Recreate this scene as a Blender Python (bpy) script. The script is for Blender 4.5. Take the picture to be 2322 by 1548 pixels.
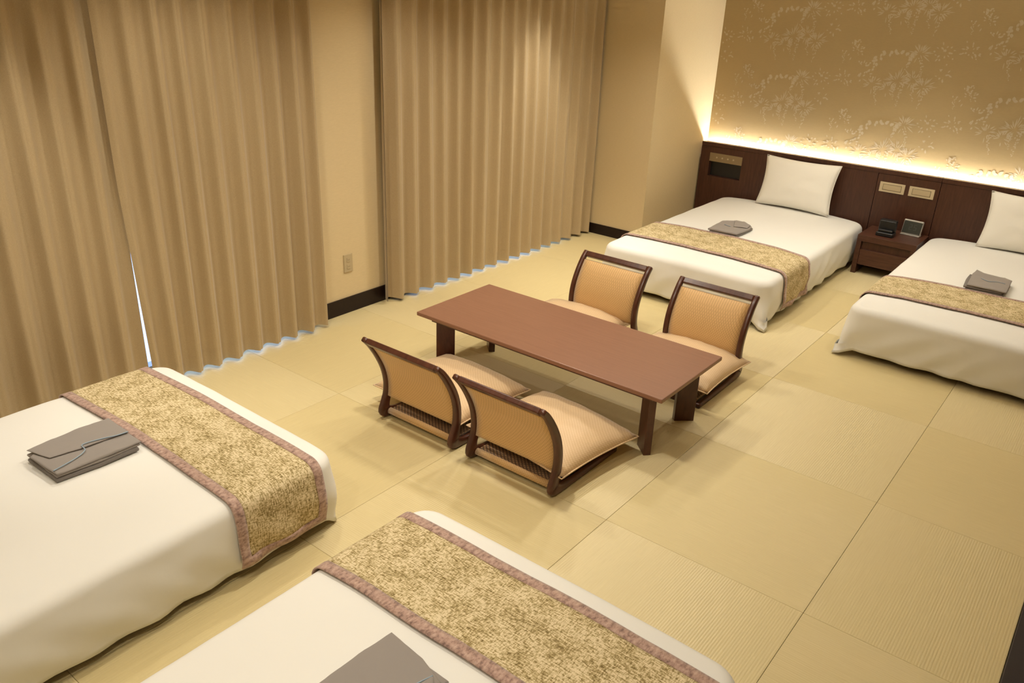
import bpy, bmesh, math, random
from mathutils import Vector, Matrix, noise
R = math.radians
sc = bpy.context.scene
C = sc.collection
for o in list(bpy.data.objects): bpy.data.objects.remove(o)

# ------------------------------------------------------------------ camera
F_PX, YAW, PITCH, ROLL = 1846.62, -0.65167, -0.41724, 0.0420
CAM = Vector((1.3567, -2.4708, 2.0226))
fw = Vector((math.sin(YAW)*math.cos(PITCH), math.cos(YAW)*math.cos(PITCH), math.sin(PITCH)))
rt = fw.cross(Vector((0, 0, 1))).normalized(); up = rt.cross(fw)
r2 = math.cos(ROLL)*rt + math.sin(ROLL)*up; u2 = -math.sin(ROLL)*rt + math.cos(ROLL)*up
cd = bpy.data.cameras.new('camera'); cam = bpy.data.objects.new('camera', cd); C.objects.link(cam)
M = Matrix((r2, u2, -fw)).transposed().to_4x4(); M.translation = CAM
cam.matrix_world = M
cd.sensor_width = 36; cd.sensor_fit = 'HORIZONTAL'; cd.lens = F_PX/2322*36
cd.clip_start = .02; cd.clip_end = 200
sc.camera = cam

# ------------------------------------------------------------------ world, exposure, lamps
w = bpy.data.worlds.new('world'); sc.world = w; w.use_nodes = True
bg = w.node_tree.nodes['Background']; bg.inputs[0].default_value = (.36, .54, 1, 1); bg.inputs[1].default_value = 2.2
vs = sc.view_settings
vs.view_transform = 'Standard'; vs.look = 'None'; vs.gamma = 1; vs.use_curve_mapping = False; vs.exposure = 0.55
WARM = (1.0, .925, .79)
CEIL = 2.42
# (x, y, watts, half-cone deg, where)
DOWN = [(-.55, .83, 32, 68, 'above the low table'), (-2.07, 2.57, 62, 29, 'close before the far curtain'), (-1.45, 2.15, 46, 66, 'over the mats before the far window'),
        (-.10, 3.80, 30, 42, 'above the far nightstand'), (-.30, 3.10, 34, 72, 'above the far bed by the pillar'),
        (-1.68, -.30, 40, 62, 'before the near curtain'), (-2.07, -1.15, 40, 29, 'close before the near curtain'), (.45, -1.55, 38, 68, 'above the foreground bed'), (-1.35, -1.75, 10, 62, 'above the bed by the near curtain'),
        (-1.62, .95, 42, 62, 'before the outlet wall'), (-.85, 2.35, 34, 68, 'above the foot of the far bed by the pillar'),
        (.85, 2.75, 20, 66, 'above the far bed at right'), (-.65, -.40, 62, 68, 'behind the near chairs'),
        (-.25, -2.35, 40, 76, 'between the heads of the near beds'), (2.15, 2.60, 10, 76, 'in the hallway')]

# ------------------------------------------------------------------ helpers
def link(o, parent=None):
    C.objects.link(o)
    if parent is not None: o.parent = parent
    return o
def mobj(name, verts, faces, mat, parent=None, smooth=False, uv=None):
    me = bpy.data.meshes.new(name); me.from_pydata([tuple(v) for v in verts], [], [tuple(f) for f in faces]); me.update()
    if mat: me.materials.append(mat)
    if smooth: me.polygons.foreach_set('use_smooth', [True]*len(me.polygons))
    if uv is not None:
        l = me.uv_layers.new(name='UVMap')
        for i, lp in enumerate(me.loops): l.data[i].uv = uv[lp.vertex_index]
    return link(bpy.data.objects.new(name, me), parent)
def bmobj(name, bm, mat, parent=None, smooth=False):
    bmesh.ops.recalc_face_normals(bm, faces=bm.faces)
    me = bpy.data.meshes.new(name); bm.to_mesh(me); bm.free()
    if mat: me.materials.append(mat)
    if smooth: me.polygons.foreach_set('use_smooth', [True]*len(me.polygons))
    return link(bpy.data.objects.new(name, me), parent)
def bbox(bm, x0, x1, y0, y1, z0, z1, bev=0, seg=2, mtx=None):
    r = bmesh.ops.create_cube(bm, size=1)
    vsn = r['verts']
    for v in vsn: v.co = Vector(((x0+x1)/2+v.co.x*(x1-x0), (y0+y1)/2+v.co.y*(y1-y0), (z0+z1)/2+v.co.z*(z1-z0)))
    if mtx is not None: bmesh.ops.transform(bm, matrix=mtx, verts=vsn)
    if bev > 0:
        es = list({e for v in vsn for e in v.link_edges})
        bmesh.ops.bevel(bm, geom=es, offset=bev, segments=seg, profile=.5, affect='EDGES')
def box(name, x, y, z, mat, parent=None, bev=0, seg=2, mtx=None):
    bm = bmesh.new(); bbox(bm, x[0], x[1], y[0], y[1], z[0], z[1], bev, seg, mtx)
    return bmobj(name, bm, mat, parent, smooth=False)
def boxes(name, lst, mat, parent=None, bev=0):
    bm = bmesh.new()
    for b in lst: bbox(bm, *b, bev=bev)
    return bmobj(name, bm, mat, parent)
def empty(name, loc=(0, 0, 0), rz=0):
    o = bpy.data.objects.new(name, None); C.objects.link(o); o.location = loc; o.rotation_euler = (0, 0, rz); o.empty_display_size = .1
    return o
def tag(o, label, cat, group=None):
    o['label'] = label; o['category'] = cat
    if group: o['group'] = group
    return o
def struct(o, label=None):
    o['kind'] = 'structure'
    if label: o['label'] = label
    return o
def copy_tree(o, parent=None):
    c = o.copy(); C.objects.link(c); c.parent = parent
    for ch in o.children: copy_tree(ch, c)
    return c
def cyl(name, p0, p1, r, mat, parent=None, n=16, smooth=True, r1=None):
    p0, p1 = Vector(p0), Vector(p1); d = (p1-p0).normalized(); a = d.orthogonal().normalized(); b = d.cross(a); r1 = r if r1 is None else r1
    vs_, fs = [], []
    for k, (p, rr) in enumerate(((p0, r), (p1, r1))):
        for i in range(n):
            t = 2*math.pi*i/n; vs_.append(p + rr*(math.cos(t)*a + math.sin(t)*b))
    for i in range(n): fs.append((i, (i+1) % n, n+(i+1) % n, n+i))
    fs.append(tuple(range(n))[::-1]); fs.append(tuple(range(n, 2*n)))
    o = mobj(name, vs_, fs, mat, parent)
    for pl in o.data.polygons: pl.use_smooth = len(pl.vertices) == 4 and smooth
    return o
def solid(o, t, off=0):
    m = o.modifiers.new('thickness', 'SOLIDIFY'); m.thickness = t; m.offset = off
    return o
def catmull(pts, n):
    out = []
    P = [pts[0]] + list(pts) + [pts[-1]]
    for i in range(1, len(P)-2):
        p0, p1, p2, p3 = [Vector(q) for q in P[i-1:i+3]]
        for k in range(n):
            t = k/n
            out.append(.5*((2*p1)+(p2-p0)*t+(2*p0-5*p1+4*p2-p3)*t*t+(3*p1-p0-3*p2+p3)*t**3))
    out.append(Vector(pts[-1])); return out
def nz(x, y, z): return noise.noise(Vector((x, y, z)))

# ------------------------------------------------------------------ materials
def mat(name, col, rough=.6, spec=.3, metal=0.0):
    m = bpy.data.materials.new(name); m.use_nodes = True
    b = m.node_tree.nodes['Principled BSDF']
    b.inputs['Base Color'].default_value = (*col, 1); b.inputs['Roughness'].default_value = rough
    b.inputs['Specular IOR Level'].default_value = spec; b.inputs['Metallic'].default_value = metal
    return m
def nd(m, t, **kw):
    n = m.node_tree.nodes.new(t)
    for k, v in kw.items(): setattr(n, k, v)
    return n
def lk(m, a, b): m.node_tree.links.new(a, b)
def bsdf(m): return m.node_tree.nodes['Principled BSDF']
def coords(m, kind='Object', scale=(1, 1, 1), rot=(0, 0, 0)):
    tc = nd(m, 'ShaderNodeTexCoord'); mp = nd(m, 'ShaderNodeMapping'); mp.inputs['Scale'].default_value = scale; mp.inputs['Rotation'].default_value = rot
    lk(m, tc.outputs[kind], mp.inputs['Vector']); return mp.outputs['Vector']
def noise_tex(m, vec, scale, detail=3, rough=.5, dist=0):
    n = nd(m, 'ShaderNodeTexNoise'); n.inputs['Scale'].default_value = scale; n.inputs['Detail'].default_value = detail
    n.inputs['Roughness'].default_value = rough; n.inputs['Distortion'].default_value = dist
    lk(m, vec, n.inputs['Vector']); return n.outputs['Fac']
def ramp(m, fac, stops):
    r = nd(m, 'ShaderNodeValToRGB'); els = r.color_ramp.elements
    while len(els) < len(stops): els.new(.5)
    for e, (p, c) in zip(els, stops): e.position = p; e.color = (*c, 1)
    lk(m, fac, r.inputs['Fac']); return r.outputs['Color']
def bump(m, h, strength, dist=.002):
    b = nd(m, 'ShaderNodeBump'); b.inputs['Strength'].default_value = strength; b.inputs['Distance'].default_value = dist
    lk(m, h, b.inputs['Height']); lk(m, b.outputs['Normal'], bsdf(m).inputs['Normal'])
def math_(m, op, a, b=None):
    n = nd(m, 'ShaderNodeMath', operation=op)
    for i, v in enumerate((a, b)):
        if v is None: continue
        if isinstance(v, (int, float)): n.inputs[i].default_value = v
        else: lk(m, v, n.inputs[i])
    return n.outputs[0]
def sh(c, k): return tuple(min(1, x*k) for x in c)

def m_tatami():
    m = mat('tatami_rush', (.6, .52, .30), .46, .7)
    uv = coords(m, 'UV')
    st = nd(m, 'ShaderNodeMapping'); st.inputs['Scale'].default_value = (1.5, 90, 1); lk(m, uv, st.inputs['Vector'])
    f = noise_tex(m, st.outputs[0], 4, 4, .6)
    col = ramp(m, f, [(.25, (.61, .495, .25)), (.75, (.70, .585, .32))])
    lk(m, col, bsdf(m).inputs['Base Color'])
    wv = nd(m, 'ShaderNodeTexWave', wave_type='BANDS', bands_direction='Y', wave_profile='SIN'); wv.inputs['Scale'].default_value = 32; wv.inputs['Distortion'].default_value = .6; wv.inputs['Detail'].default_value = 1
    lk(m, uv, wv.inputs['Vector'])
    wx = nd(m, 'ShaderNodeTexWave', wave_type='BANDS', bands_direction='X', wave_profile='SIN'); wx.inputs['Scale'].default_value = 22
    lk(m, uv, wx.inputs['Vector'])
    h = math_(m, 'ADD', wv.outputs['Fac'], math_(m, 'MULTIPLY', wx.outputs['Fac'], .4))
    bump(m, h, .25, .0015)
    b = bsdf(m); b.inputs['Anisotropic'].default_value = .95
    tg = nd(m, 'ShaderNodeTangent', direction_type='UV_MAP'); tg.uv_map = 'UVMap'
    lk(m, tg.outputs[0], b.inputs['Tangent'])
    return m
def m_wood(name, dark, light, rough=.35, spec=.4, axis=(1.2, 14, 14), scale=5):
    m = mat(name, light, rough, spec)
    v = coords(m, 'Object', axis)
    f = noise_tex(m, v, scale, 6, .62, .6)
    lk(m, ramp(m, f, [(.3, dark), (.72, light)]), bsdf(m).inputs['Base Color'])
    bump(m, f, .03, .001)
    return m
def m_wall(name, col):
    m = mat(name, col, .85, .15)
    v = coords(m, 'Object', (6, 6, 90))
    f = noise_tex(m, v, 6, 4, .6)
    lk(m, ramp(m, f, [(.3, sh(col, .95)), (.7, sh(col, 1.04))]), bsdf(m).inputs['Base Color'])
    bump(m, f, .12, .001)
    return m
def m_cotton(name, col, rough=.85):
    m = mat(name, col, rough, .15)
    b = bsdf(m); b.inputs['Sheen Weight'].default_value = .15; b.inputs['Sheen Roughness'].default_value = .5
    f = noise_tex(m, coords(m, 'Object'), 6, 5, .55)
    bump(m, f, .12, .012)
    return m
def m_curtain():
    m = mat('curtain_weave', (.36, .26, .13), .62, .3)
    v = coords(m, 'Object', (90, 90, 500))
    f = noise_tex(m, v, 2.2, 3, .7)
    lk(m, ramp(m, f, [(.3, (.40, .30, .165)), (.7, (.54, .415, .245))]), bsdf(m).inputs['Base Color'])
    bsdf(m).inputs['Sheen Weight'].default_value = .3; bsdf(m).inputs['Sheen Roughness'].default_value = .35
    bump(m, f, .25, .001)
    return m
def m_tweed():
    m = mat('olive_tweed', (.4, .33, .14), .8, .2)
    uv = coords(m, 'UV')
    a = nd(m, 'ShaderNodeMapping'); a.inputs['Scale'].default_value = (46, 210, 1); lk(m, uv, a.inputs['Vector'])
    b = nd(m, 'ShaderNodeMapping'); b.inputs['Scale'].default_value = (210, 55, 1); lk(m, uv, b.inputs['Vector'])
    fa = noise_tex(m, a.outputs[0], 1, 3, .7); fb = noise_tex(m, b.outputs[0], 1, 3, .7)
    cl = noise_tex(m, uv, 14, 2, .5)
    f = math_(m, 'ADD', math_(m, 'ADD', math_(m, 'MULTIPLY', fa, .48), math_(m, 'MULTIPLY', fb, .42)), math_(m, 'MULTIPLY', cl, .16))
    lk(m, ramp(m, f, [(.43, (.18, .125, .045)), (.51, (.44, .34, .16)), (.58, (.74, .62, .40))]), bsdf(m).inputs['Base Color'])
    bump(m, f, .5, .002)
    return m
def m_velvet():
    m = mat('mauve_border', (.42, .25, .19), .75, .2)
    uv = coords(m, 'UV', (75, 40, 1))
    f = noise_tex(m, uv, 1, 4, .7)
    lk(m, ramp(m, f, [(.34, (.20, .12, .10)), (.5, (.43, .28, .225)), (.66, (.55, .39, .32))]), bsdf(m).inputs['Base Color'])
    bump(m, f, .4, .002)
    bsdf(m).inputs['Sheen Weight'].default_value = .3
    return m
def m_lattice(name, dark, light, scale, rough=.5, b_=.35, width=.5):
    m = mat(name, light, rough, .35)
    v = coords(m, 'Object', (scale, scale, scale))
    d1 = nd(m, 'ShaderNodeTexWave', wave_type='BANDS', bands_direction='DIAGONAL'); d1.inputs['Scale'].default_value = 1; lk(m, v, d1.inputs['Vector'])
    mp = nd(m, 'ShaderNodeMapping'); mp.inputs['Scale'].default_value = (-1, 1, 1); lk(m, v, mp.inputs['Vector'])
    d2 = nd(m, 'ShaderNodeTexWave', wave_type='BANDS', bands_direction='DIAGONAL'); d2.inputs['Scale'].default_value = 1; lk(m, mp.outputs[0], d2.inputs['Vector'])
    f = math_(m, 'MULTIPLY', d1.outputs['Fac'], d2.outputs['Fac'])
    n = noise_tex(m, v, 3, 2, .6)
    f2 = math_(m, 'ADD', f, math_(m, 'MULTIPLY', n, .3))
    lk(m, ramp(m, f2, [(.1, dark), (width, light)]), bsdf(m).inputs['Base Color'])
    bump(m, f2, b_, .002)
    bsdf(m).inputs['Sheen Weight'].default_value = .3
    return m

TAT = m_tatami()
W_TABLE = m_wood('table_wood', (.235, .112, .066), (.275, .134, .082), .34, .4, (1, 16, 16))
W_CHAIR = m_wood('chair_wood', (.055, .016, .008), (.105, .034, .017), .28, .5, (8, 2, 2))
W_HEAD = m_wood('headboard_wood', (.052, .019, .010), (.088, .033, .018), .38, .4, (14, 14, 1.2))
W_NIGHT = m_wood('nightstand_wood', (.060, .022, .012), (.105, .042, .025), .35, .4, (1.5, 14, 14))
W_BASE = m_wood('baseboard_wood', (.010, .004, .003), (.018, .008, .005), .4, .3)
WALL = m_wall('beige_wallpaper', (.68, .545, .325))
WALLG = m_wall('gold_wallpaper', (.40, .295, .145))
PRINT = mat('floral_ink', (.485, .395, .255), .42, .4)
CEILM = mat('ceiling_white', (.82, .77, .66), .9, .1)
DUVET = m_cotton('duvet_cotton', (.81, .795, .75))
PILLOW = m_cotton('pillow_cotton', (.88, .85, .77))
CURT = m_curtain()
TWEED = m_tweed(); VELVET = m_velvet()
FAB = m_lattice('chair_fabric', (.56, .335, .13), (.70, .44, .19), 44, .55, .2)
CUSH = m_lattice('cushion_satin', (.64, .435, .235), (.74, .535, .32), 40, .42, .15)
SLING = m_lattice('sling_weave', (.05, .022, .010), (.40, .24, .11), 30, .6, .5, .75)
GREY = m_cotton('grey_cloth', (.29, .258, .236), .9)
GREYD = m_cotton('grey_cloth_inner', (.19, .168, .152), .9)
PIPE = mat('blue_piping', (.30, .38, .46), .6)
PLATE = mat('champagne_plate', (.58, .48, .31), .4, .4)
PLATED = mat('champagne_key', (.52, .42, .26), .42, .4)
BRASS = mat('bronze_panel', (.30, .22, .12), .45, .4, .3)
OUTLET = mat('outlet_plastic', (.50, .40, .24), .5, .3)
BLACK = mat('black_plastic', (.010, .010, .011), .3, .5)
DARKH = mat('socket_hole', (.16, .12, .065), .7)
SILVER = mat('silver_plastic', (.46, .44, .40), .35, .5, .3)
LCD = mat('lcd_grey', (.045, .048, .040), .3, .4)
LCDI = mat('lcd_segment', (.085, .09, .078), .3, .4)
ALU = mat('aluminium', (.45, .44, .42), .4, .5, .8)
HALL = m_wood('hall_wood', (.10, .05, .026), (.16, .085, .045), .4, .3)
GLASS = bpy.data.materials.new('window_glass'); GLASS.use_nodes = True
_n = GLASS.node_tree.nodes; _n.clear()
_o = _n.new('ShaderNodeOutputMaterial'); _t = _n.new('ShaderNodeBsdfTransparent'); _g = _n.new('ShaderNodeBsdfGlossy'); _x = _n.new('ShaderNodeMixShader')
_g.inputs['Roughness'].default_value = .02; _x.inputs[0].default_value = .06
GLASS.node_tree.links.new(_t.outputs[0], _x.inputs[1]); GLASS.node_tree.links.new(_g.outputs[0], _x.inputs[2]); GLASS.node_tree.links.new(_x.outputs[0], _o.inputs[0])
def emis(name, col, s):
    m = mat(name, (0, 0, 0)); b = bsdf(m); b.inputs['Emission Color'].default_value = (*col, 1); b.inputs['Emission Strength'].default_value = s; return m
LED = emis('led_tape', (1, 1, .97), 180)
LENS = emis('lamp_lens', WARM, 8)

# ------------------------------------------------------------------ room shell
SX, SY = .83, .8936
XL, YF, YN, XE, XR = -2.49, 4.60, -2.86, 1.44, 2.6
floor = struct(box('floor', (XL-.25, XR+.1), (YN-.1, YF+.1), (-.12, -.035), TAT), 'tatami floor laid in a checkerboard of pale rush mats')
def mat_mesh(lx, ly, turn):
    bm = bmesh.new(); bbox(bm, -lx/2, lx/2, -ly/2, ly/2, -.035, 0, bev=.0016, seg=2)
    me = bpy.data.meshes.new('tatami_mat'); bm.to_mesh(me); bm.free(); me.materials.append(TAT)
    l = me.uv_layers.new(name='UVMap')
    for lp in me.loops:
        c = me.vertices[lp.vertex_index].co
        l.data[lp.index].uv = (c.y, c.x) if turn else (c.x, c.y)
    return me
cache = {}
xs = [k*SX for k in range(-3, 2)] + [XE]
ys = [YN] + [k*SY for k in range(-3, 6)] + [YF]
for i in range(len(xs)-1):
    for j in range(len(ys)-1):
        g = .0005
        lx, ly = xs[i+1]-xs[i]-2*g, ys[j+1]-ys[j]-2*g
        key = (round(lx, 3), round(ly, 3), (i+j) % 2)
        if key not in cache: cache[key] = mat_mesh(lx, ly, (i+j) % 2 == 0)
        o = bpy.data.objects.new('tatami_mat', cache[key]); link(o, floor); o.location = ((xs[i]+xs[i+1])/2, (ys[j]+ys[j+1])/2, 0)
struct(box('trim_1', (XE+.001, XE+.13), (YN, YF), (-.12, .012), W_BASE, bev=.004), 'dark wooden border edging the tatami')
struct(box('floor_hall', (XE+.132, XR), (YN, YF), (-.12, -.03), HALL))
T = .16
W1, W2, WT = (-2.25, .45), (1.38, 3.15), 2.12
struct(boxes('wall_left', [(XL-T, XL, YN-.1, W1[0], -.12, CEIL), (XL-T, XL, W1[1], W2[0], -.12, CEIL), (XL-T, XL, W2[1], YF+.1, -.12, CEIL),
       (XL-T, XL, W1[0], W1[1], WT, CEIL), (XL-T, XL, W2[0], W2[1], WT, CEIL),
       (XL-T, XL-.005, W1[0], W1[1], -.12, -.004), (XL-T, XL-.005, W2[0], W2[1], -.12, -.004)], WALL), 'beige papered window wall')
PX, PY = -1.885, 3.5275
struct(box('wall_corner', (XL, PX), (PY, YF), (-.035, CEIL), WALL), 'beige papered corner pillar beside the far bed')
wb = struct(box('wall_back', (PX, XR), (YF, YF+.1), (-.12, CEIL), WALLG), 'gold wallpaper wall with pale floral print')
struct(box('wall_right', (XR, XR+.1), (YN, YF), (-.12, CEIL), WALL))
struct(box('wall_near', (XL, XR), (YN-.1, YN), (-.12, CEIL), WALL))
struct(box('ceiling', (XL-T, XR+.1), (YN-.1, YF+.1), (CEIL, CEIL+.1), CEILM))
struct(box('baseboard_left', (XL, XL+.012), (W1[1]+.01, W2[0]-.01), (0, .105), W_BASE, bev=.002), 'dark baseboard between the two curtained windows')
struct(box('baseboard_corner', (XL+.012, PX), (PY-.012, PY), (0, .088), W_BASE, bev=.002), 'dark baseboard at the foot of the corner pillar')
struct(box('baseboard_side', (PX, PX+.012), (PY-.012, 4.46), (0, .088), W_BASE, bev=.002))
for n_, (a, b) in (('window_1', W1), ('window_2', W2)):
    e = struct(empty(n_, (XL-.10, (a+b)/2, 0)))
    L = (b-a)/2
    for s in (-1, 1):
        box('stile', (-.03, .03), (s*L-.045 if s > 0 else -L, L if s > 0 else -L+.045), (0, WT), ALU, e)
        box('pane', (-.004, .004), (min(0, s*L)+(.045 if s < 0 else .02), max(0, s*L)-(.045 if s > 0 else .02)), (.05, WT-.05), GLASS, e)
    box('mullion', (-.03, .03), (-.02, .02), (.05, WT-.05), ALU, e)
    box('sill', (-.03, .03), (-L+.045, L-.045), (-.004, .05), ALU, e)
    box('head', (-.03, .03), (-L+.045, L-.045), (WT-.05, WT), ALU, e)

# floral print on the gold wall: leaves and petals as thin flat pieces
def leaf(V, Fc, x, z, ln, wd, ang):
    ca, sa = math.cos(ang), math.sin(ang); b = len(V)
    for u, v in ((0, 0), (.3, .42), (.62, .45), (1, 0), (.62, -.45), (.3, -.42)):
        V.append((x+ca*u*ln-sa*v*wd, 0, z+sa*u*ln+ca*v*wd))
    Fc.append((b, b+5, b+4, b+3, b+2, b+1))
def motif(V, Fc, ox, oz, seed):
    rn = random.Random(seed)
    U = rn.uniform
    for i in range(10):                                   # arch of round petals
        t = math.pi*(.98-.86*i/9); x = ox+.135*math.cos(t); z = oz-.05+.085*math.sin(t)
        for q in range(2): leaf(V, Fc, x+U(-.009, .009), z+U(-.014, .014), U(.024, .038), U(.018, .028), U(0, 6.28))
    for i in range(11): leaf(V, Fc, ox-.15-U(-.02, .07), oz-.05-U(0, .13), U(.016, .028), U(.010, .018), U(0, 6.28))
    for (cx, cz, n, r) in ((.17, .035, 30, .075), (.05, -.175, 34, .082), (.16, -.155, 26, .07), (.245, -.20, 30, .075), (-.13, -.215, 24, .06), (-.02, -.24, 18, .055)):   # leaf sprays
        for i in range(n):
            a = 6.283*i/n + U(-.15, .15); r0 = U(.008, .045)
            if math.sin(a) < -.55 and rn.random() < .6: continue
            leaf(V, Fc, ox+cx+r0*math.cos(a), oz+cz+.8*r0*math.sin(a), r*U(.4, .9), U(.006, .0095), a)
    for (cx, cz, n) in ((.185, -.0, 20), (.12, .0, 12), (.09, -.19, 22), (.02, -.20, 14), (.17, -.19, 16), (.265, -.21, 20), (-.10, -.23, 18), (-.30, .10, 14), (-.39, .02, 12)):   # hanging racemes
        for i in range(n):
            f = i/n; wv = .020*(1-f)
            leaf(V, Fc, ox+cx+U(-wv, wv)+.035*f*math.sin(cx*40), oz+cz-.165*f*(n/20), U(.010, .018)*(1.1-f*.5), .010*(1.1-f*.5), U(0, 6.28))
    for (cx, cz, n) in ((-.30, .03, 22), (-.36, -.19, 20), (.34, .05, 18), (.37, -.10, 12), (-.22, -.12, 14)):   # small flower sprigs
        for i in range(n):
            a = U(0, 6.28); rr = U(.008, .065)
            leaf(V, Fc, ox+cx+rr*math.cos(a), oz+cz+rr*math.sin(a)*1.1, U(.014, .030), U(.007, .015), a+U(-.6, .6))
V, Fc = [], []
for k in range(-1, 6):
    for j in range(-1, 5):
        motif(V, Fc, -1.30+.876*k, 1.335+.53*(j-1)-(.27 if k % 2 else 0), 11)
keep = [f for f in Fc if all(PX+.005 < V[i][0] < XR-.01 and .70 < V[i][2] < CEIL-.01 for i in f)]
idx = sorted({i for f in keep for i in f}); mp_ = {a: b for b, a in enumerate(idx)}
pr = mobj('floral_print', [(V[i][0], YF-.0006-.0000025*((i//6) % 400), V[i][2]) for i in idx], [tuple(mp_[i] for i in f) for f in keep], PRINT, wb)
pr['kind'] = 'stuff'; pr['label'] = 'pale wisteria and leaf print on the gold wallpaper'

# ------------------------------------------------------------------ ceiling downlights
for k, (x, y, wt, half, where) in enumerate(DOWN):
    e = empty('ceiling_light', (x, y, CEIL))
    tag(e, 'recessed round ceiling downlight ' + where, 'light', 'ceiling downlights')
    bm = bmesh.new(); n = 28; ring = []
    for (r, z) in ((.062, 0), (.062, -.005), (.050, -.006), (.046, -.001)):
        ring.append([bm.verts.new((r*math.cos(6.2832*i/n), r*math.sin(6.2832*i/n), z)) for i in range(n)])
    for a in range(3):
        for i in range(n): bm.faces.new((ring[a][i], ring[a][(i+1) % n], ring[a+1][(i+1) % n], ring[a+1][i]))
    bmobj('trim_ring', bm, CEILM, e, True)
    cyl('lens', (0, 0, -.0005), (0, 0, -.0025), .046, LENS, e, 24)
    ld = bpy.data.lights.new('bulb', 'SPOT'); ld.energy = wt; ld.color = WARM; ld.shadow_soft_size = .05
    ld.spot_size = R(2*half); ld.spot_blend = .7
    lo = link(bpy.data.objects.new('bulb', ld), e); lo.location = (0, 0, -.01)

# ------------------------------------------------------------------ headboard with cove light
HY = 4.47
hb = tag(empty('headboard', (0, 0, 0)), 'long dark brown wooden headboard with light glowing along its top', 'headboard')
HT = .765
# left panel has a niche cut out: x -1.78..-1.475, z .47..(.60)
nx0, nx1, nz0, nz1 = -1.782, -1.475, .468, .600
boxes('panel', [(PX+.013, nx0, HY, HY+.05, .0, HT-.035), (nx1, -.3285, HY, HY+.05, .0, HT-.035), (nx0, nx1, HY, HY+.05, 0, nz0), (nx0, nx1, HY, HY+.05, nz1, HT-.035)], W_HEAD, hb)
box('niche', (nx0, nx1), (HY+.046, HY+.05), (nz0, nz1), BLACK, hb)
box('panel', (-.3245, .1385), (HY, HY+.05), (0, HT-.035), W_HEAD, hb, .0015)
box('panel', (.1425, XR-.001), (HY, HY+.05), (0, HT-.035), W_HEAD, hb, .0015)
box('cap', (PX+.013, .1395), (HY-.004, HY+.052), (HT-.034, HT), W_HEAD, hb, .002)
box('cap', (.1415, XR-.001), (HY-.004, HY+.052), (HT-.034, HT), W_HEAD, hb, .002)
led = box('led_strip', (PX+.02, XR-.02), (YF-.030, YF-.018), (HT-.050, HT-.046), LED, hb); led['label'] = 'glowing strip light behind the headboard'
box('backing', (PX+.013, XR-.001), (HY+.05, YF-.001), (0, HT-.09), W_HEAD, hb)
box('leak_blocker', (PX+.013, XR-.001), (HY+.0525, HY+.060), (HT-.089, HT-.003), W_HEAD, hb)  # added behind the caps to stop strip light leaking through their joint
cp = box('control_panel', (nx0, nx1+.002), (HY-.006, HY), (.602, .676), BRASS, hb, .0015); cp['label'] = 'bronze control plate with small round buttons'
for i in range(4):
    x = -1.712+.053*i
    cyl('button', (x, HY-.006, .640), (x, HY-.0085, .640), .0075, PLATED, cp, 12)
for (a, b) in ((-.299, -.109), (-.077, .108)):
    sw = box('switch_plate', (a, b), (HY-.007, HY), (.590, .668), PLATE, hb, .002)
    box('key_groove', (a+.024, b-.024), (HY-.0076, HY-.006), (.606, .653), DARKH, sw)
    box('key', (a+.0265, b-.0265), (HY-.0095, HY-.006), (.6085, .6505), PLATED, sw, .0035)

# ------------------------------------------------------------------ nightstand and things on it
ns = tag(empty('nightstand', (-.071, 4.275, 0)), 'low dark brown nightstand between the two far beds', 'nightstand')
nw, nd_ = .217, .185
box('top', (-nw, nw), (-nd_, nd_), (.262, .310), W_NIGHT, ns, .002)
for s in (-1, 1): box('side_panel', (s*nw-(.036 if s > 0 else 0), s*nw+(.036 if s < 0 else 0)), (-nd_, nd_), (0, .2615), W_NIGHT, ns, .0015)
box('back_panel', (-nw+.037, nw-.037), (nd_-.015, nd_), (.06, .2615), W_NIGHT, ns)
box('body', (-nw+.037, nw-.037), (-nd_+.022, nd_-.016), (.075, .255), W_HEAD, ns)
box('drawer', (-nw+.038, nw-.038), (-nd_+.004, -nd_+.021), (.075, .198), W_NIGHT, ns, .0015)

bx = tag(empty('bedside_device', (-.118, 4.215, .310), R(2)), 'small black plastic device with stepped front on nightstand', 'device')
box('base', (-.064, .064), (-.055, .055), (0, .032), BLACK, bx, .008, 3)
box('body', (-.062, .062), (.0, .055), (.033, .115), BLACK, bx, .006, 3)
box('front_step', (-.052, .052), (-.040, -.001), (.033, .052), BLACK, bx, .006, 3)
box('lid', (-.060, .060), (.003, .052), (.1155, .122), BLACK, bx, .003)

ck = tag(empty('desk_clock', (.028, 4.375, .310), R(-4)), 'silver framed digital clock with grey display on nightstand', 'clock')
tl = Matrix.Rotation(R(-14), 4, 'X')
box('frame', (-.072, .072), (-.014, .014), (.008, .118), SILVER, ck, .005, 3, tl)
dp = box('display', (-.068, .068), (-.0165, -.013), (.013, .106), LCD, ck, .001, 1, tl)
box('foot', (-.072, .072), (-.030, .034), (0, .010), SILVER, ck, .003)
segs = []   # faint segments of a time readout
def digit(x0, on, W=.020, H=.044, z0=.040):
    t = .004
    S = {'a': (x0, x0+W, z0+H-t, z0+H), 'g': (x0, x0+W, z0+H/2-t/2, z0+H/2+t/2), 'd': (x0, x0+W, z0, z0+t), 'f': (x0, x0+t, z0+H/2, z0+H), 'b': (x0+W-t, x0+W, z0+H/2, z0+H), 'e': (x0, x0+t, z0, z0+H/2), 'c': (x0+W-t, x0+W, z0, z0+H/2)}
    for k_ in on: segs.append(S[k_])
digit(-.022, 'abged'); digit(.012, 'afgcd')
bm = bmesh.new()
for (a, b, c, d) in segs: bbox(bm, a, b, -.0169, -.0163, c, d, mtx=tl)
bmobj('digits', bm, LCDI, dp)

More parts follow.
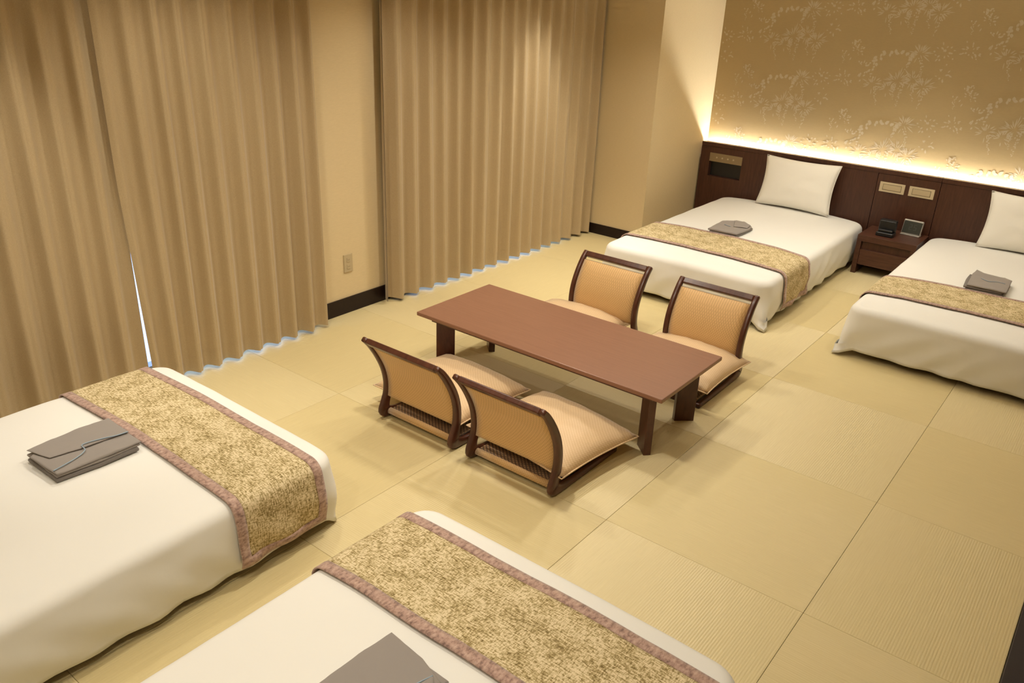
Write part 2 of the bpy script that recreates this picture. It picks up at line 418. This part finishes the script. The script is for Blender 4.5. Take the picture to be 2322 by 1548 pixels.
# ------------------------------------------------------------------ wall outlet
ol = tag(empty('wall_outlet', (XL, .809, .333), 0), 'beige wall outlet plate above the dark baseboard', 'outlet')
box('plate', (0, .007), (-.035, .035), (-.059, .059), OUTLET, ol, .002)
for z in (-.022, .022):
    s_ = box('socket', (.007, .0095), (-.013, .013), (z-.015, z+.015), OUTLET, ol, .001)
    for y in (-.005, .005): box('slot', (.0094, .0098), (y-.001, y+.001), (z-.005, z+.005), DARKH, s_)

# ------------------------------------------------------------------ curtains
def curtain(name, ya, yb, x0, lam, amp, seed, label, z0=.020, z1=2.28, edge=None, ret=0):
    e = tag(empty(name, (x0, (ya+yb)/2, 0)), label, 'curtain', 'window curtains')
    ny = int((yb-ya)/.0085); nzv = 26; yc = (ya+yb)/2
    vs_, fs = [], []
    for j in range(nzv+1):
        h = (j/nzv); z = z0+(z1-z0)*h
        for i in range(ny+1):
            t = i/ny; y = ya+(yb-ya)*t
            ph = 2*math.pi*(y/lam) + 1.5*nz(y*2.3, seed, .3*h) + .8*nz(y*.9+7, seed+3, h*.9)
            a = amp*(1.0-.35*h)*(1+.35*nz(y*4.1, seed+9, .4*h))
            s = math.sin(ph)+.30*math.sin(2*ph+.8)+.12*math.sin(3*ph)
            x = a*s + .012*nz(y*1.7, seed, h*1.3)
            e_ = min(t, 1-t)*(yb-ya)
            yy = y + .30*a*math.cos(ph)
            if edge is not None and edge[0] == 'L': yy += edge[1](z)*max(0, 1-t*6)
            if edge is not None and edge[0] == 'R': yy += edge[1](z)*max(0, 1-(1-t)*6)
            if ret and t < ret: x -= .05*(1-t/ret)
            if e_ < .03: x *= e_/.03
            vs_.append((x, yy-yc, z + (.006*nz(y*3, seed+1, 0) if j == 0 else 0)))
    for j in range(1, nzv):
        for i in range(ny):
            a = (j-1)*(ny+1)+i; fs.append((a, a+1, a+ny+2, a+ny+1))
    solid(mobj('cloth', vs_[ny+1:], fs, CURT, e, True), .003).modifiers[0].use_rim = False
    # stitched hem band
    hv, hf = [], []
    for i in range(ny+1):
        b0, b1 = Vector(vs_[i]), Vector(vs_[i+ny+1])
        for f_ in (0, 1): hv.append(b0.lerp(b1, .992*f_))
    for i in range(ny): hf.append((2*i, 2*i+2, 2*i+3, 2*i+1))
    solid(mobj('hem', hv, hf, CURT, e, True), .003).modifiers[0].use_rim = False
    box('heading', (-.012, .012), (ya-yc+.01, yb-yc-.01), (z1, z1+.03), CURT, e, .003)
    return e
curtain('curtain', -2.30, -.628, -2.405, .150, .030, 3, 'beige pleated curtain filling the left edge, left of the blue light slit')
curtain('curtain', -.606, .545, -2.394, .128, .030, 8, 'beige pleated curtain panel right of the blue light slit, beside the outlet wall', edge=('L', lambda z: -.034*max(0, min(1, (z-.10)/1.0))))
curtain('curtain', 1.075, 3.515, -2.400, .143, .031, 21, 'beige pleated curtain over the far window beside the corner pillar', ret=.035)
for (a, b, wh) in ((-2.35, .60, 'near'), (1.04, 3.51, 'far')):
    rl = tag(empty('curtain_rail', (-2.405, (a+b)/2, 2.31)), 'slim curtain rail above the %s window' % wh, 'curtain rail')
    box('track', (-.014, .014), ((a-b)/2, (b-a)/2), (0.001, .025), ALU, rl, .002)
    for y in ((a-b)/2+.15, (b-a)/2-.15): box('bracket', (-.085, .0), (y-.01, y+.01), (.0255, .032), ALU, rl)

# ------------------------------------------------------------------ low table
TC, TH = (-.802, .790), .353
tb = tag(empty('low_table', (*TC, 0)), 'long low brown wooden table between the four floor chairs', 'table')
bm = bmesh.new(); hx, hy = .755, .309
bbox(bm, -hx, hx, -hy, hy, TH-.022, TH, .004, 2)
bmobj('table_top', bm, W_TABLE, tb)
boxes('apron', [(-hx+.07, hx-.07, s*(hy-.055)-.009, s*(hy-.055)+.009, TH-.052, TH-.0225) for s in (-1, 1)] + [(s*(hx-.075)-.009, s*(hx-.075)+.009, -hy+.065, hy-.065, TH-.052, TH-.0225) for s in (-1, 1)], W_CHAIR, tb)
for sx in (-1, 1):
    for sy in (-1, 1):
        mtx = Matrix.Translation((sx*.640, sy*.200, 0)) @ Matrix.Rotation(sx*sy*R(43), 4, 'Z')
        box('leg', (-.051, .051), (-.018, .018), (0, TH-.0225), W_CHAIR, tb, .002, 2, mtx)

# ------------------------------------------------------------------ legless floor chairs
PROF = [(-.342, .460, .0125), (-.304, .420, .0155), (-.258, .352, .018), (-.221, .275, .0195), (-.204, .198, .0195), (-.207, .130, .021), (-.222, .080, .026),
        (-.226, .040, .034), (-.175, .0225, .0215), (-.10, .017, .016), (0, .0145, .0138), (.15, .0135, .0128), (.275, .0135, .0125)]
prof = catmull(PROF, 5)
def at_z(z):
    up_ = [p for p in prof[:7*5+1]]
    for a, b in zip(up_, up_[1:]):
        if a.y >= z >= b.y:
            t = (a.y-z)/(a.y-b.y); return a.x+(b.x-a.x)*t
    return up_[-1].x
def make_chair():
    c = empty('floor_chair')
    for s in (-1, 1):
        vs_, fs = [], []; n = len(prof)
        for i, p in enumerate(prof):
            q0, q1 = prof[max(0, i-1)], prof[min(n-1, i+1)]
            d = Vector((q1.x-q0.x, q1.y-q0.y)).normalized(); nn = Vector((-d.y, d.x)); hw = p.z
            for (k, xo) in ((1, -.5), (1, .5), (.72, 1), (-.72, 1), (-1, .5), (-1, -.5), (-.72, -1), (.72, -1)):
                zz = p.y+nn.y*hw*k
                vs_.append((s*.231+xo*.0145, p.x+nn.x*hw*k, max(.0, zz)))
        for i in range(n-1):
            for k in range(8):
                a, b = i*8+k, i*8+(k+1) % 8; fs.append((a, b, b+8, a+8))
        fs.append(tuple(range(8))[::-1]); fs.append(tuple(range((n-1)*8, n*8)))
        o = mobj('side_frame', vs_, fs, W_CHAIR, c, True)
        bm = bmesh.new(); bm.from_mesh(o.data); bmesh.ops.recalc_face_normals(bm, faces=bm.faces); bm.to_mesh(o.data); bm.free()
    # back panel
    nzv, nx = 16, 10; vs_, fs = [], []
    for side in (0, 1):
        for j in range(nzv+1):
            z = .122+(.418-.122)*j/nzv; y = at_z(z)
            for i in range(nx+1):
                u = -1+2*i/nx; e_ = (1-u**6)*(1-(2*j/nzv-1)**6)
                off = (.004+.016*e_) if side else (-.008-.003*e_)
                vs_.append((u*.2155, y+off, z))
    st = (nzv+1)*(nx+1)
    for j in range(nzv):
        for i in range(nx):
            a = j*(nx+1)+i; fs.append((a, a+1, a+nx+2, a+nx+1)); fs.append((st+a, st+a+nx+1, st+a+nx+2, st+a+1))
    for i in range(nx):
        fs.append((i, st+i, st+i+1, i+1)); a = nzv*(nx+1)+i; fs.append((a, a+1, st+a+1, st+a))
    for j in range(nzv):
        a = j*(nx+1); fs.append((a, a+nx+1, st+a+nx+1, st+a)); a += nx; fs.append((a, st+a, st+a+nx+1, a+nx+1))
    o = mobj('backrest', vs_, fs, FAB, c, True)
    # top rail
    y = at_z(.446)
    tilt = Matrix.Translation((0, y-.001, .446)) @ Matrix.Rotation(R(-42), 4, 'X').inverted()
    box('top_rail', (-.2165, .2165), (-.014, .014), (-.017, .019), W_CHAIR, c, .006, 3, tilt)
    # seat sling with rolled rear edge and front rail
    box('seat_sling', (-.2155, .2155), (-.190, .245), (.030, .042), SLING, c, .003)
    cyl('rolled_edge', (-.2155, -.203, .032), (.2155, -.203, .032), .0165, FAB, c, 16)
    box('front_rail', (-.2155, .2155), (.246, .272), (.004, .036), W_CHAIR, c, .003)
    return c
CH = [((-1.071, .216), 0, 'legless floor chair seen from behind, left one on near table side'),
      ((-.496, .214), 0, 'legless floor chair seen from behind, right one on near table side'),
      ((-.392, 1.420), math.pi, 'legless floor chair facing us across the table, nearer its right end'),
      ((-1.085, 1.440), math.pi, 'legless floor chair facing us across the table, nearer the far window')]
ch0 = make_chair()
for k, (p, rz, lb) in enumerate(CH):
    o = ch0 if k == 0 else copy_tree(ch0)
    o.location = (*p, 0); o.rotation_euler = (0, 0, rz); tag(o, lb, 'chair', 'legless chairs around the low table')

# ------------------------------------------------------------------ cushions and pillows
def puff(name, a, b, th, mat_, seed, n=26, pinch=.07, wr=.004, flat=0.0, parent=None):
    vs_, fs = [], []; st = (n+1)**2
    for side in (1, -1):
        for j in range(n+1):
            for i in range(n+1):
                u, v = -1+2*i/n, -1+2*j/n
                x = u*a*(1-pinch*(1-v*v)*abs(u)**2); y = v*b*(1-pinch*(1-u*u)*abs(v)**2)
                prof_ = ((1-u*u)**.42)*((1-v*v)**.42)
                edge = max(abs(u), abs(v))
                wz = wr*(nz(x*14, y*14, seed)+.6*nz(u*7+seed, v*7, 2))*prof_
                # radiating creases near corners
                cc = max(0, abs(u)+abs(v)-1.15)
                wz += .006*cc*math.sin(14*math.atan2(1.05-abs(u), 1.05-abs(v)))*prof_**.5
                z = side*(th/2)*prof_*(1.0 if side > 0 else 1-flat) + wz
                vs_.append((x, y, z))
    for j in range(n):
        for i in range(n):
            q = j*(n+1)+i; fs.append((q, q+1, q+n+2, q+n+1)); fs.append((st+q, st+q+n+1, st+q+n+2, st+q+1))
    rim = [i for i in range(n+1)] + [j*(n+1)+n for j in range(1, n+1)] + [n*(n+1)+i for i in range(n-1, -1, -1)] + [j*(n+1) for j in range(n-1, 0, -1)]
    for k in range(len(rim)):
        p, q = rim[k], rim[(k+1) % len(rim)]; fs.append((p, st+p, st+q, q))
    o = mobj(name, vs_, fs, mat_, parent, True)
    bm = bmesh.new(); bm.from_mesh(o.data); bmesh.ops.remove_doubles(bm, verts=bm.verts, dist=.0006); bmesh.ops.recalc_face_normals(bm, faces=bm.faces); bm.to_mesh(o.data); bm.free()
    o.data.polygons.foreach_set('use_smooth', [True]*len(o.data.polygons))
    return o
def rim_piping(a, b, pinch, mat_, parent, r=.0035, n=30):
    pts = []
    for s in range(4):
        for k in range(n):
            t = -1+2*k/n
            u, v = [(t, -1), (1, t), (-t, 1), (-1, -t)][s]
            pts.append(Vector((u*a*(1-pinch*(1-v*v)), v*b*(1-pinch*(1-u*u)), 0)))
    vs_, fs = [], []; N = len(pts)
    for i, p in enumerate(pts):
        d = (pts[(i+1) % N]-pts[i-1]).normalized(); q = d.cross(Vector((0, 0, 1)))
        for k in range(6):
            t = 6.2832*k/6; vs_.append(p+r*(math.cos(t)*q+math.sin(t)*Vector((0, 0, 1))))
    for i in range(N):
        for k in range(6): fs.append((i*6+k, i*6+(k+1) % 6, ((i+1) % N)*6+(k+1) % 6, ((i+1) % N)*6+k))
    return mobj('piping', vs_, fs, mat_, parent, True)
CU = [((-1.140, .312), R(-3), 'gold patterned floor cushion on the left of the two near chairs'),
      ((-.498, .300), R(-7), 'gold patterned floor cushion on the right of the two near chairs'),
      ((-.415, 1.425), R(-1), 'gold patterned floor cushion on the far chair near the table end'),
      ((-1.200, 1.440), R(1), 'gold patterned floor cushion on the far chair near the window')]
for k, (p, rz, lb) in enumerate(CU):
    e = tag(empty('floor_cushion', (*p, .098), rz), lb, 'cushion', 'cushions on the floor chairs')
    puff('cover', .302, .268, .185, CUSH, 4+k*3, pinch=.055, wr=.006, flat=.42, parent=e)
    rim_piping(.302, .268, .055, CUSH, e)

# ------------------------------------------------------------------ beds
ZT, RAD, HEM, CROWN = .315, .05, .040, .030
class Bed:
    def __init__(s, cx, yfoot, wd, ln, sgn, seed):
        s.tip = .095 if sgn > 0 else .025
        # sgn = +1: foot points to -y (far beds); -1: foot points to +y (near beds)
        s.cx, s.w, s.l, s.sgn, s.seed = cx, wd, ln, sgn, seed
        s.cy = yfoot + sgn*ln/2; s.rz = 0 if sgn > 0 else math.pi      # local foot at -y
    def bulge(s, x, y, t):      # sideways offset of the hanging side at arc position, t 0..1 down the side
        f = nz(x*5+s.seed, y*5, t*1.2)*.010 + nz(x*11+s.seed, y*11, t*2)*.006
        fold = .013*math.sin(26*(x+y)+9*t+3*nz(x*2, y*2, s.seed))*t*(.4+.6*max(0, nz(x*2.5+4, y*2.5, s.seed)+.3))
        return .014*math.sin(math.pi*min(1, t*1.05))-.010*t + f*(.3+t) + fold
    def top(s, x, y):
        a, b = s.w/2, s.l/2
        k = max(abs(x)/a, abs(y)/b)
        c = (1-(x/a)**2)*(1-max(0, -y/b)**3)
        return ZT + CROWN*max(0, c)**.7 + .004*nz(x*4+s.seed, y*4, 0) + .0015*nz(x*11, y*11, s.seed)
    def duvet(s, name):
        a, b = s.w/2, s.l/2; ia, ib = a-RAD, b-RAD; rc = .05
        # contour on inner rectangle with tiny corner radius, with outward normals
        ct = []
        def arc(cx, cy, a0):
            for k in range(9):
                t = a0+math.pi/2*k/8; ct.append((cx+rc*math.cos(t), cy+rc*math.sin(t), math.cos(t), math.sin(t)))
        def seg(x0, y0, x1, y1, nx, ny, n):
            for k in range(1, n): ct.append((x0+(x1-x0)*k/n, y0+(y1-y0)*k/n, nx, ny))
        arc(ia-rc, ib-rc, 0); seg(ia-rc, ib, -ia+rc, ib, 0, 1, 34)
        arc(-ia+rc, ib-rc, math.pi/2); seg(-ia, ib-rc, -ia, -ib+rc, -1, 0, 56)
        arc(-ia+rc, -ib+rc, math.pi); seg(-ia+rc, -ib, ia-rc, -ib, 0, -1, 34)
        arc(ia-rc, -ib+rc, 1.5*math.pi); seg(ia, -ib+rc, ia, ib-rc, 1, 0, 56)
        N = len(ct); vs_, fs = [], []
        vs_.append((0, 0, s.top(0, 0)))
        ks = [.15, .3, .45, .58, .7, .8, .88, .94, .975, 1.0]
        rows = []
        for k in ks: rows.append([(x*k, y*k, s.top(x*k, y*k)) for (x, y, nx, ny) in ct])
        for q in range(1, 7):
            ph = math.pi/2*q/6
            rows.append([(x+nx*RAD*math.sin(ph), y+ny*RAD*math.sin(ph), s.top(x, y)-RAD*(1-math.cos(ph))) for (x, y, nx, ny) in ct])
        nd2 = 12
        for q in range(1, nd2+1):
            t = q/nd2; r_ = []
            for (x, y, nx, ny) in ct:
                z0 = s.top(x, y)-RAD
                cf = (2*abs(nx*ny))**4 if y < 0 else 0        # foot corners: cloth gathers into a point
                hem = HEM - .034*cf + .005*nz(x*3+s.seed, y*3, 5)
                o_ = RAD + s.bulge(x, y, t) + s.tip*cf*t*t
                r_.append((x+nx*o_, y+ny*o_, z0+(hem-z0)*t))
            rows.append(r_)
        last = rows[-1]
        rows.append([(p[0]-c[2]*.010, p[1]-c[3]*.010, p[2]+.002) for p, c in zip(last, ct)])
        rows.append([(p[0]-c[2]*.013, p[1]-c[3]*.013, p[2]+.06) for p, c in zip(last, ct)])
        for r_ in rows: vs_ += r_
        for i in range(N): fs.append((0, 1+i, 1+(i+1) % N))
        for j in range(len(rows)-1):
            for i in range(N):
                p = 1+j*N+i; q = 1+j*N+(i+1) % N; fs.append((p, p+N, q+N, q))
        return mobj(name, vs_, fs, DUVET, None, True)
    def runner(s, ya, yb, skew, zhem, label):
        # cloth strip across the bed between local y = ya..yb
        a = s.w/2; ia = a-RAD; off = .0085
        path = []            # (kind, value)
        nside = 12
        for k in range(nside+1): path.append(('s', -1, 1-k/nside))
        for k in range(1, 7): path.append(('r', -1, 1-k/6))
        for k in range(1, 41): path.append(('t', 0, -ia+2*ia*k/40))
        for k in range(1, 7): path.append(('r', 1, k/6))
        for k in range(1, nside+1): path.append(('s', 1, k/nside))
        ny = 30; grid = []
        for j in range(ny+1):
            v = j/ny; row = []
            for (kd, sd, q) in path:
                xx = q if kd == 't' else sd*ia
                y = ya+(yb-ya)*v + skew*(xx/a) + .006*nz(xx*3, s.seed, 2)
                if kd == 't': P = (q, y, s.top(q, y)+off)
                elif kd == 'r':
                    ph = math.pi/2*q; rr = RAD+off
                    P = (sd*(ia+rr*math.sin(ph)), y, s.top(sd*ia, y)-RAD+rr*math.cos(ph))
                else:
                    z0 = s.top(sd*ia, y)-RAD
                    t = q*(z0-zhem)/(z0-HEM)
                    o_ = RAD+s.bulge(sd*ia, y, t)+off+.012*q*q
                    P = (sd*(ia+o_), y, z0+(zhem-z0)*q)
                row.append(Vector(P))
            grid.append(row)
        # arc lengths for uv
        us = [0]
        for i in range(1, len(path)): us.append(us[-1]+(grid[ny//2][i]-grid[ny//2][i-1]).length)
        e = tag(empty('bed_runner', (s.cx, s.cy, 0), s.rz), label, 'bed runner', 'bed runners')
        bw = .036; Ltot = us[-1]; wd = yb-ya
        def cell_border(i, j):
            vm = (j+.5)/ny*wd; um = (us[i]+us[i+1])/2
            return vm < bw or vm > wd-bw or um < bw or um > Ltot-bw
        nc = len(path)
        for nm, want, m_ in (('panel', False, TWEED), ('border', True, VELVET)):
            vv, ff, uv, ids = [], [], [], {}
            for j in range(ny):
                for i in range(nc-1):
                    if cell_border(i, j) != want: continue
                    f_ = []
                    for (jj, ii) in ((j, i), (j, i+1), (j+1, i+1), (j+1, i)):
                        if (jj, ii) not in ids:
                            ids[(jj, ii)] = len(vv); P = grid[jj][ii].copy()
                            vv.append(P); uv.append((us[ii], wd*jj/ny))
                        f_.append(ids[(jj, ii)])
                    ff.append(tuple(f_))
            o = mobj(nm, vv, ff, m_, e, True, uv)
            solid(o, .0055 if want else .004, 1)
        return e
    def frame(s, label):
        e = tag(empty('bed', (s.cx, s.cy, 0), s.rz), label, 'bed', 'four single beds')
        a, b = s.w/2-.05, s.l/2-.05
        box('mattress', (-a, a), (-b, b+.02), (.135, .285), DUVET, e, .03, 3)
        box('base', (-a+.01, a-.01), (-b+.01, b+.01), (.075, .133), W_HEAD, e, .004)
        for sx in (-1, 1):
            for sy in (-1, 1): box('leg', (sx*(a-.09)-.03, sx*(a-.09)+.03), (sy*(b-.11)-.03, sy*(b-.11)+.03), (0, .0745), W_HEAD, e, .003)
        return e
BEDS = [Bed(-.962, 2.410, 1.262, 2.035, 1, 2.3), Bed(.795, 2.395, 1.262, 2.05, 1, 7.1), Bed(-1.425, -.715, 1.250, 2.04, -1, 12.7), Bed(.270, -.712, 1.240, 2.04, -1, 17.9)]
NM = ['far bed beside the corner pillar', 'far bed at the right edge', 'near bed beside the curtain', 'near bed in the bottom foreground']
RUN = [(.270, .735, -.012, .07), (.300, .740, 0, .07), (.100, .485, .0, .07), (.105, .500, 0, .07)]
for k, s in enumerate(BEDS):
    s.frame(['low single bed under white duvet beside the corner pillar', 'low single bed under white duvet at the right edge', 'low single bed under white duvet beside the near curtain', 'low single bed under white duvet in the bottom foreground'][k])
    o = s.duvet('duvet'); o.location = (s.cx, s.cy, 0); o.rotation_euler = (0, 0, s.rz)
    tag(o, 'smooth white duvet hanging over the ' + NM[k], 'duvet', 'white duvets')
    a, b, sk, zh = RUN[k]
    s.runner(-s.l/2+a, -s.l/2+b, sk, zh, 'olive tweed bed runner with mauve border across the ' + NM[k])

# pillows leaning on the headboard
for k, (x, z, rz, lb) in enumerate(((-.915, .548, R(-1.0), 'white pillow leaning on the headboard of the far bed beside the pillar'), (.815, .545, R(1.0), 'white pillow leaning on the headboard at the right edge'))):
    e = tag(empty('pillow', (x, 4.352, z)), lb, 'pillow', 'white bed pillows')
    e.rotation_euler = (R(76), 0, rz)
    puff('pillowcase', .318, .206, .135, PILLOW, 31+k*5, pinch=.075, wr=.006, parent=e)
    rim_piping(.318, .206, .075, PILLOW, e, .002)

# ------------------------------------------------------------------ folded nightwear on each bed
def slab(name, outline, z0, z1, mat_, parent, seed, bev=.006, sag=.0):
    bm = bmesh.new(); n = len(outline)
    # resample outline
    pts = []
    for i in range(n):
        a, b = Vector(outline[i]), Vector(outline[(i+1) % n]); m_ = max(2, int((b-a).length/.018))
        for k in range(m_): pts.append(a.lerp(b, k/m_))
    cen = sum(pts, Vector((0, 0)))/len(pts)
    rows = [(1.0, 0.0), (1.0, 1.0)]; rings = []
    h = z1-z0
    prof_ = [(.94, 0), (.985, .12), (1, .5), (.985, .88), (.955, 1.0), (.8, 1.0), (.6, 1.0), (.4, 1.0), (.2, 1.0)]
    for (k, t) in prof_:
        r_ = []
        for p in pts:
            q = cen+(p-cen)*k
            z = z0+h*t + (.0035*nz(q.x*13+seed, q.y*13, seed)+.002*nz(q.x*30, q.y*30, seed) if t > .3 else 0)
            r_.append(bm.verts.new((q.x, q.y, z)))
        rings.append(r_)
    N = len(pts)
    for a, b in zip(rings, rings[1:]):
        for i in range(N): bm.faces.new((a[i], a[(i+1) % N], b[(i+1) % N], b[i]))
    bm.faces.new(rings[-1]); bm.faces.new(rings[0][::-1])
    return bmobj(name, bm, mat_, parent, True)
def tube(name, pts, r, mat_, parent):
    P = catmull([(*p,) for p in pts], 6); vs_, fs = [], []; N = len(P)
    for i, p in enumerate(P):
        d = (P[min(N-1, i+1)]-P[max(0, i-1)]).normalized(); q = d.cross(Vector((0, 0, 1))).normalized(); u_ = q.cross(d)
        for k in range(6): t = 6.2832*k/6; vs_.append(p+r*(math.cos(t)*q+math.sin(t)*u_))
    for i in range(N-1):
        for k in range(6): fs.append((i*6+k, i*6+(k+1) % 6, (i+1)*6+(k+1) % 6, (i+1)*6+k))
    fs.append(tuple(range(6))); fs.append(tuple(range((N-1)*6, N*6))[::-1])
    return mobj(name, vs_, fs, mat_, parent, True)
def nightwear(loc, rz, lb, seed, shape):
    e = tag(empty('folded_nightwear', loc, rz), lb, 'nightwear', 'folded grey nightwear on the beds')
    # local x across (.24), y along (.32)
    A = [(-.115, -.155), (.105, -.155), (.120, .0), (.118, .155), (-.118, .155), (-.122, .02)]
    slab('lower_fold', [(x*.97+.006, y*.97-.004) for x, y in A], 0, .017, GREYD, e, seed)
    if shape == 0:   # kimono style fold with a slanting lapel
        slab('middle_fold', [(x*.99, y*.985+.002) for x, y in A], .0175, .030, GREY, e, seed+2)
        slab('upper_fold', [(-.120, -.100), (-.070, -.158), (.112, -.150), (.122, .040), (.120, .158), (-.030, .160), (-.122, .158), (-.110, .05)], .0305, .040, GREY, e, seed+4)
        slab('lapel', [(-.110, -.150), (.0, -.120), (.020, -.02), (.035, .158), (-.115, .162), (-.125, .03)], .0425, .0475, GREY, e, seed+6)
        tube('piping', [(.090, -.150, .044), (.070, -.060, .0455), (.045, -.015, .048), (.008, -.005, .0515), (.018, .055, .0515), (.036, .110, .0505), (.038, .155, .048)], .0022, PIPE, e)
    elif shape == 1:   # fan-like top fold
        slab('upper_fold', [(-.118, -.155), (.108, -.155), (.130, .05), (.115, .13), (.03, .205), (-.04, .215), (-.075, .18), (-.118, .12)], .0175, .034, GREY, e, seed+4)
        slab('lapel', [(.02, .0), (.118, .03), (.108, .12), (.03, .19), (-.03, .15)], .0365, .0415, GREY, e, seed+6)
        tube('piping', [(-.06, .02, .0365), (-.03, .0, .0375), (.0, -.01, .0375)], .0018, PIPE, e)
    elif shape == 2:
        slab('middle_fold', [(x*.99-.004, y*.96-.004) for x, y in A], .0175, .030, GREYD, e, seed+2)
        slab('upper_fold', [(-.100, -.150), (.120, -.155), (.124, .13), (.08, .165), (.03, .170), (-.05, .195), (-.095, .235), (-.105, .12)], .0305, .042, GREY, e, seed+4)
        tube('piping', [(-.045, .035, .044), (.0, -.005, .045), (.05, .02, .045), (.095, .015, .044)], .0018, PIPE, e)
    else:
        slab('middle_fold', [(x*.99, y*.985+.002) for x, y in A], .0175, .030, GREY, e, seed+2)
        slab('upper_fold', [(-.122, -.15), (.118, -.155), (.125, .08), (.112, .130), (.02, .158), (-.110, .172), (-.120, .06)], .0305, .042, GREY, e, seed+4)
        slab('lapel', [(.06, -.15), (.124, -.15), (.128, .09), (.085, .128), (.07, .0)], .0445, .0495, GREY, e, seed+6)
        tube('piping', [(.070, -.14, .051), (.066, -.02, .052), (.072, .06, .052), (.088, .124, .050)], .0022, PIPE, e)
    return e
def on_bed(s, x, y):
    c, n_ = math.cos(-s.rz), math.sin(-s.rz); dx, dy = x-s.cx, y-s.cy
    return s.top(c*dx-n_*dy, n_*dx+c*dy)
NWR = [(0, -1.005, 3.295, R(2), 'grey folded nightwear with peaked top on the bed beside the pillar', 5, 1), (1, .752, 3.285, R(3), 'grey folded nightwear with ragged top edge on the bed at right', 9, 2),
       (2, -1.452, -1.378, R(1), 'grey folded nightwear with slanting lapel on the bed beside the near curtain', 13, 0), (3, .198, -1.465, R(0), 'grey folded nightwear cut by the bottom edge on the foreground bed', 19, 3)]
for (k, x, y, rz, lb, sd, shp) in NWR:
    z = max(on_bed(BEDS[k], x+dx, y+dy) for dx in (-.1, 0, .1) for dy in (-.13, 0, .13))
    nightwear((x, y, z+.001), rz, lb, sd, shp)
